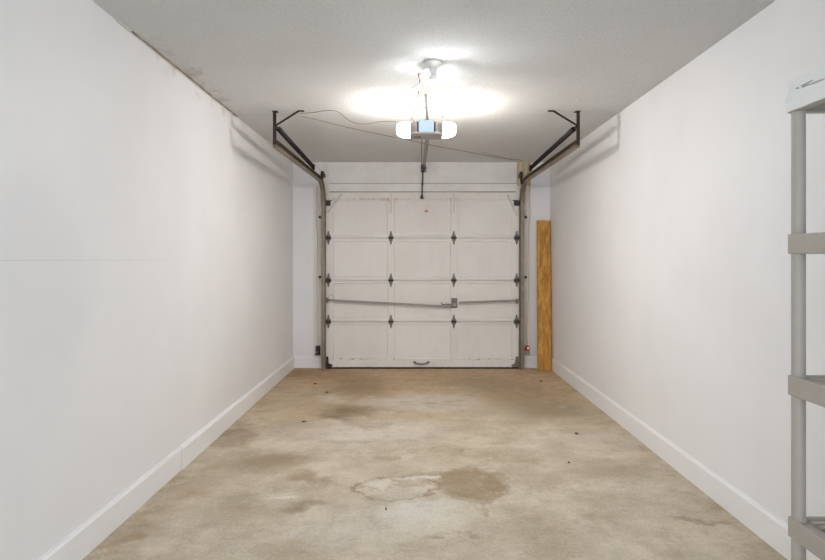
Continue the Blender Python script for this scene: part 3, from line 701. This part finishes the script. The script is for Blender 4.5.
# hanging straps and the bowed wire over the head
b = bm_(); y0 = 4.34; q = at(425.6, 0, y0); beam(b, (q.x, y0, HC - 0.001), (0.106, 4.64, hz1 + 0.012), 0.020, 0.003, up=(0, 1, 0))
m = Vector((q.x, y0, HC)).lerp(Vector((0.106, 4.64, hz1 + 0.012)), 0.55); beam(b, m + Vector((-0.04, 0, 0.0)), m + Vector((0.045, 0, 0.012)), 0.016, 0.003)
obj('hanger_strap', b, M['galv'], op)
b = bm_(); tube(b, spline([at(x, y, 4.62) for x, y in ((410.5, 121), (413, 114.5), (418.5, 109.6), (426, 107.2), (434, 108.6), (440, 112.6), (443.8, 118.8))], 5), 0.0036, 6)
obj('antenna_wire', b, M['pwire'], op)

# cord with plug, outlet
b = bm_(); q = on_ceiling(416.5, 70.5); box(b, q.x - 0.050, q.x + 0.050, q.y - 0.03, q.y + 0.03, HC - 0.012, HC - 0.001, 0.003)
t = thing('ceiling_outlet', (q.x, q.y, HC - 0.02), 'white outlet box on the ceiling behind the three-blade light', 'outlet')
obj('outlet_box', b, M['whitep'], t)
b = bm_(); box(b, q.x - 0.044, q.x + 0.044, q.y - 0.026, q.y + 0.026, HC - 0.015, HC - 0.0122, 0.001); obj('cover_plate', b, M['whitep'], t)
yo = q.y
b = bm_(); pq = Vector((q.x + 0.022, yo, HC - 0.0155))
tube(b, [pq, pq + Vector((0, 0, -0.022)), pq + Vector((0, 0, -0.034))], [0.014, 0.013, 0.006], 10)
pts = [pq + Vector((0, 0, -0.03)), at(419.6, 82, 3.86), at(418.8, 92, 4.1), at(416, 102, 4.3), at(414.6, 110, 4.45), at(412.5, 116, 4.56), at(412.5, 119.5, 4.63), at(413.5, 120.2, 4.64)]
tube(b, spline(pts, 6), 0.0034, 6)
tube(b, spline([at(415.4, 110, 4.42), at(411.2, 106, 4.4), at(410.8, 98, 4.38), at(411.2, 93, 4.36), at(413.6, 96, 4.37), at(415.8, 104, 4.40), at(416.2, 110, 4.43), at(413, 111.2, 4.44)], 6), 0.0030, 6)
tag(obj('power_cord', b, M['pwire'], smooth=True), 'grey power cord looping from the ceiling outlet to the opener', 'cord')

# ------------------------------------------------------------ three-blade light
lq = on_ceiling(433.2, 62.0)
lamp = thing('ceiling_light', (lq.x, lq.y, HC), 'lit three-blade white light screwed into a round ceiling lampholder', 'light')
def lathe(bm, cx, cy, prof_, seg=28):
    rings = [[bm.verts.new((cx + r * math.cos(2 * PI * j / seg), cy + r * math.sin(2 * PI * j / seg), z)) for j in range(seg)] for r, z in prof_]
    for a_, c_ in zip(rings, rings[1:]):
        for j in range(seg): bm.faces.new((a_[j], a_[(j + 1) % seg], c_[(j + 1) % seg], c_[j]))
    bm.faces.new(rings[0]); bm.faces.new(rings[-1][::-1])
b = bm_(); lathe(b, lq.x, lq.y, [(0.056, HC - 0.001), (0.057, HC - 0.010), (0.050, HC - 0.018), (0.034, HC - 0.026), (0.023, HC - 0.036), (0.021, HC - 0.066), (0.018, HC - 0.068)])
obj('lampholder', b, M['whitep'], lamp, smooth=True)
hub = Vector((lq.x + 0.004, lq.y, 2.492))
b = bm_(); lathe(b, hub.x, hub.y, [(0.015, HC - 0.066), (0.016, hub.z + 0.022), (0.028, hub.z + 0.018), (0.034, hub.z + 0.006), (0.034, hub.z - 0.012), (0.026, hub.z - 0.020)], 20)
obj('hub', b, M['whitep'], lamp, smooth=True)
def blade(tip, roll=0):
    tip = Vector(tip); L_ = tip.length; d = tip.normalized(); side = d.cross(Vector((0, 0, 1))).normalized(); up = side.cross(d).normalized()
    q_ = Matrix.Rotation(math.radians(roll), 3, d); side, up = q_ @ side, q_ @ up
    Mx = Matrix((( d.x, side.x, up.x, hub.x), (d.y, side.y, up.y, hub.y), (d.z, side.z, up.z, hub.z - 0.004), (0, 0, 0, 1)))
    def rr_(w, x0, x1, z0, z1, bm):
        n = 8; poly = [(x0, -w * 0.55), ] + [(x1 - w + w * math.cos(a), w * math.sin(a)) for a in [(-PI / 2 + PI * i / n) for i in range(n + 1)]] + [(x0, w * 0.55)]
        v0 = len(bm.verts); prism(bm, poly, 'z', z0, z1); bm.verts.ensure_lookup_table()
        bmesh.ops.transform(bm, matrix=Mx, verts=bm.verts[v0:])
    b = bm_(); rr_(0.030, 0.028, L_, 0.003, 0.016, b); o = obj('blade', b, M['whitep'], lamp)
    b = bm_(); rr_(0.0255, 0.034, L_ - 0.004, -0.007, 0.0028, b); obj('diffuser', b, M['led'], o)
    b = bm_()
blade((0.168, 0.01, -0.022), -10); blade((-0.130, -0.075, -0.085), 8); blade((-0.060, 0.125, 0.048), 0)
b = bm_()
tube(b, spline([at(439.0, 86, 3.62), at(440.2, 92, 3.62), at(440.6, 97.5, 3.62)], 4), 0.0016, 5)
tube(b, spline([at(444.5, 85, 3.62), at(443.2, 90, 3.62), at(441.2, 92.5, 3.62), at(442.5, 88, 3.62)], 4), 0.0014, 5)
tube(b, [hub + Vector((0.03, 0, -0.008)), at(439.0, 86, 3.62)], 0.0016, 5); tube(b, [hub + Vector((0.033, 0, 0)), at(444.5, 85, 3.62)], 0.0014, 5)
obj('pull_string', b, M['string'], lamp)

# ------------------------------------------------------------ the leaning board
bt = thing  # (single mesh below)
b = bm_(); x0, x1 = 1.528, 1.696
box(b, x0, x1, 0, 0.038, 0, 1.86, 0.003)
for v in b.verts:
    v.co.y += 7.215 + (v.co.z / 1.86) * 0.128; v.co.x += (v.co.z / 1.86) * 0.018
tag(obj('wooden_board', b, M['board']), 'tall orange-brown wooden board leaning in the corner right of the garage door', 'board')

# ------------------------------------------------------------ plastic shelving
SX0, SX1, SY0, SY1 = 1.262, 1.694, 1.063, 1.977
sh = thing('shelving_unit', ((SX0 + SX1) / 2, (SY0 + SY1) / 2, 0), 'taupe plastic shelving unit with round posts against the right wall', 'shelving')
def tier(zt):
    b = bm_(); th = 0.066; w = 0.012
    box(b, SX0, SX0 + w, SY0, SY1, zt - th, zt, 0.003); box(b, SX1 - w, SX1, SY0, SY1, zt - th, zt, 0.003)
    box(b, SX0 + w, SX1 - w, SY0, SY0 + w, zt - th, zt, 0.003); box(b, SX0 + w, SX1 - w, SY1 - w, SY1, zt - th, zt, 0.003)
    # inner ledge and slatted deck
    box(b, SX0 + w, SX0 + 0.055, SY0 + w, SY1 - w, zt - 0.014, zt - 0.006); box(b, SX1 - 0.055, SX1 - w, SY0 + w, SY1 - w, zt - 0.014, zt - 0.006)
    y = SY0 + 0.02
    while y < SY1 - 0.03:
        box(b, SX0 + 0.05, SX1 - 0.05, y, y + 0.020, zt - 0.018, zt - 0.006); y += 0.034
    for x in (SX0 + 0.15, (SX0 + SX1) / 2, SX1 - 0.15): box(b, x - 0.005, x + 0.005, SY0 + w, SY1 - w, zt - 0.05, zt - 0.016)
    box(b, SX0 + w, SX0 + w + 0.016, SY0 + w, SY1 - w, zt - th, zt - th + 0.004); box(b, SX0 + w, SX1 - w, SY1 - w - 0.016, SY1 - w, zt - th, zt - th + 0.004)
    for x in (SX0 + 0.0225, SX1 - 0.0225):
        for y in (SY0 + 0.0225, SY1 - 0.0225): tube(b, [(x, y, zt - th - 0.002), (x, y, zt + 0.001)], 0.0218, 20)
    return b
for z in (0.078, 0.503, 0.980, 1.455, 1.928): obj('shelf', tier(z), M['shelf'], sh)
for x in (SX0 + 0.0225, SX1 - 0.0225):
    for y in (SY0 + 0.0225, SY1 - 0.0225):
        b = bm_(); tube(b, [(x, y, 0), (x, y, 1.92)], 0.0208, 24); obj('post', b, M['shelf'], sh, smooth=True)
# white packing card folded over the edge of the top shelf
rr = random.Random(5)
cardt = thing('packing_card', (SX0, 1.6, 1.93), 'torn white packing card folded over the edge of the top shelf', 'packing card')
b = bm_(); xo = SX0 - 0.003
n = 30; top = []; rows = []
for i in range(n + 1):
    y = SY1 + 0.002 - i * (0.86 / n)
    wv = 0.0012 * math.sin(i * 1.7) + 0.0008 * rr.random(); zt = 1.924 + 0.004 * math.sin(i * 0.9) + 0.003 * rr.random()
    rows.append([b.verts.new((xo - wv, y, 1.866)), b.verts.new((xo - 0.003 - wv, y, 1.895)), b.verts.new((xo - wv, y, zt)), b.verts.new((xo + 0.002, y, zt)), b.verts.new((xo + 0.0022, y, 1.866))])
for q, w in zip(rows, rows[1:]):
    for j in range(5): b.faces.new((q[j], q[(j + 1) % 5], w[(j + 1) % 5], w[j]))
b.faces.new(rows[0][::-1]); b.faces.new(rows[-1])
obj('outer_fold', b, M['paper'], cardt)
b = bm_(); rows = []
for i in range(n + 1):
    y = SY1 - 0.002 - i * (0.85 / n); wv = 0.0015 * math.sin(i * 1.1)
    zt = 1.968 + 0.0015 * math.sin(i * 1.3)
    rows.append([b.verts.new((SX0 + 0.001 + wv * 0.2, y, 1.9298)), b.verts.new((SX0 + 0.003 + wv, y, zt)), b.verts.new((SX0 + 0.006 + wv, y, zt)), b.verts.new((SX0 + 0.0045, y, 1.9298))])
for q, w in zip(rows, rows[1:]):
    for j in range(4): b.faces.new((q[j], q[(j + 1) % 4], w[(j + 1) % 4], w[j]))
b.faces.new(rows[0][::-1]); b.faces.new(rows[-1])
obj('upright_flap', b, M['paper'], cardt)
b = bm_()   # faint printed lines and a mark, too small to read
def on_side(px, py):
    y = (SX0 - 0.0005) * F / (px - 414); return y, EYE - (py - 259.5) * y / F
for (xa, ya_, xb, yb2) in ((801, 85.8, 813, 80.0), (802, 87.2, 809, 83.8)):
    A = on_side(xa, ya_); B = on_side(xb, yb2); m_ = 9
    for i in range(m_):
        f0, f1 = i / m_, (i + 0.7) / m_
        y0, y1 = A[0] + (B[0] - A[0]) * f0, A[0] + (B[0] - A[0]) * f1; z = A[1] + (B[1] - A[1]) * f0
        box(b, SX0 - 0.0012, SX0 + 0.002, y1, y0, z - 0.0008, z + 0.0010)
A = on_side(797.2, 88.6); tube(b, [(SX0 - 0.002, A[0], A[1]), (SX0 + 0.003, A[0], A[1])], 0.0040, 10)
obj('print', b, M['ink'], cardt)

# ------------------------------------------------------------ scraps on the floor
def scrap(px, py, w, l, rot, lab, mat='dark_debris'):
    q = on_floor(px, py); b = bm_(); n = 7; w *= 0.7; l *= 0.7; V = []; rr = random.Random(px)
    bot = [b.verts.new((w * (1 + 0.3 * rr.random()) * math.cos(2 * PI * i / n), l * math.sin(2 * PI * i / n) * (1 + 0.3 * rr.random()), 0.0005)) for i in range(n)]
    tp = [b.verts.new((v.co.x * 0.8, v.co.y * 0.8, 0.005 + 0.006 * rr.random())) for v in bot]
    b.faces.new(bot[::-1]); b.faces.new(tp)
    for i in range(n): b.faces.new((bot[i], bot[(i + 1) % n], tp[(i + 1) % n], tp[i]))
    bmesh.ops.transform(b, matrix=Matrix.Translation((q.x, q.y, 0)) @ Matrix.Rotation(rot, 4, 'Z'), verts=b.verts[:])
    tag(obj('leaf_scrap', b, M[mat]), lab, 'debris', 'dry scraps on the floor')
scrap(386, 509.5, 0.005, 0.018, 0.2, 'dark dry scrap on the pale patch below the water mark')
scrap(576.5, 434, 0.016, 0.022, 0.7, 'dark dry scrap on the concrete toward the right wall')
scrap(569, 463, 0.007, 0.012, 0.2, 'tiny dark speck right of the dark water mark')
scrap(315, 384, 0.030, 0.022, 0.0, 'dark dry scrap left of centre near the garage door')
scrap(304, 422, 0.030, 0.010, 0.3, 'thin dark scrap on the floor near the left baseboard')
scrap(327, 392.5, 0.020, 0.016, 0.0, 'brown scrap beside the dark stain near the garage door')
scrap(541, 381.5, 0.022, 0.018, 0.0, 'dark speck on the floor in front of the leaning board')

# ------------------------------------------------------------ light, sky, camera
W = bpy.data.worlds.new('daylight_fill'); S.world = W; W.use_nodes = True
W.node_tree.nodes['Background'].inputs[0].default_value = (0.82, 0.915, 1.0, 1)
W.node_tree.nodes['Background'].inputs[1].default_value = 2.75  # even fill from all directions, added to brighten the room through the open end
cam = bpy.data.cameras.new('camera'); co = bpy.data.objects.new('camera', cam); C.objects.link(co)
co.location = (0, 0, EYE); co.rotation_euler = (PI / 2, 0, 0)
cam.sensor_width = 36; cam.lens = F / 825 * 36
cam.shift_x = -1.5 / 825; cam.shift_y = -20.5 / 825
cam.clip_start = 0.05
S.camera = co
S.view_settings.view_transform = 'Standard'; S.view_settings.look = 'None'
S.view_settings.exposure = 0.14; S.view_settings.gamma = 1.0
S.view_settings.use_curve_mapping = False
S.cycles.max_bounces = 12; S.cycles.diffuse_bounces = 8
S.cycles.use_denoising = True
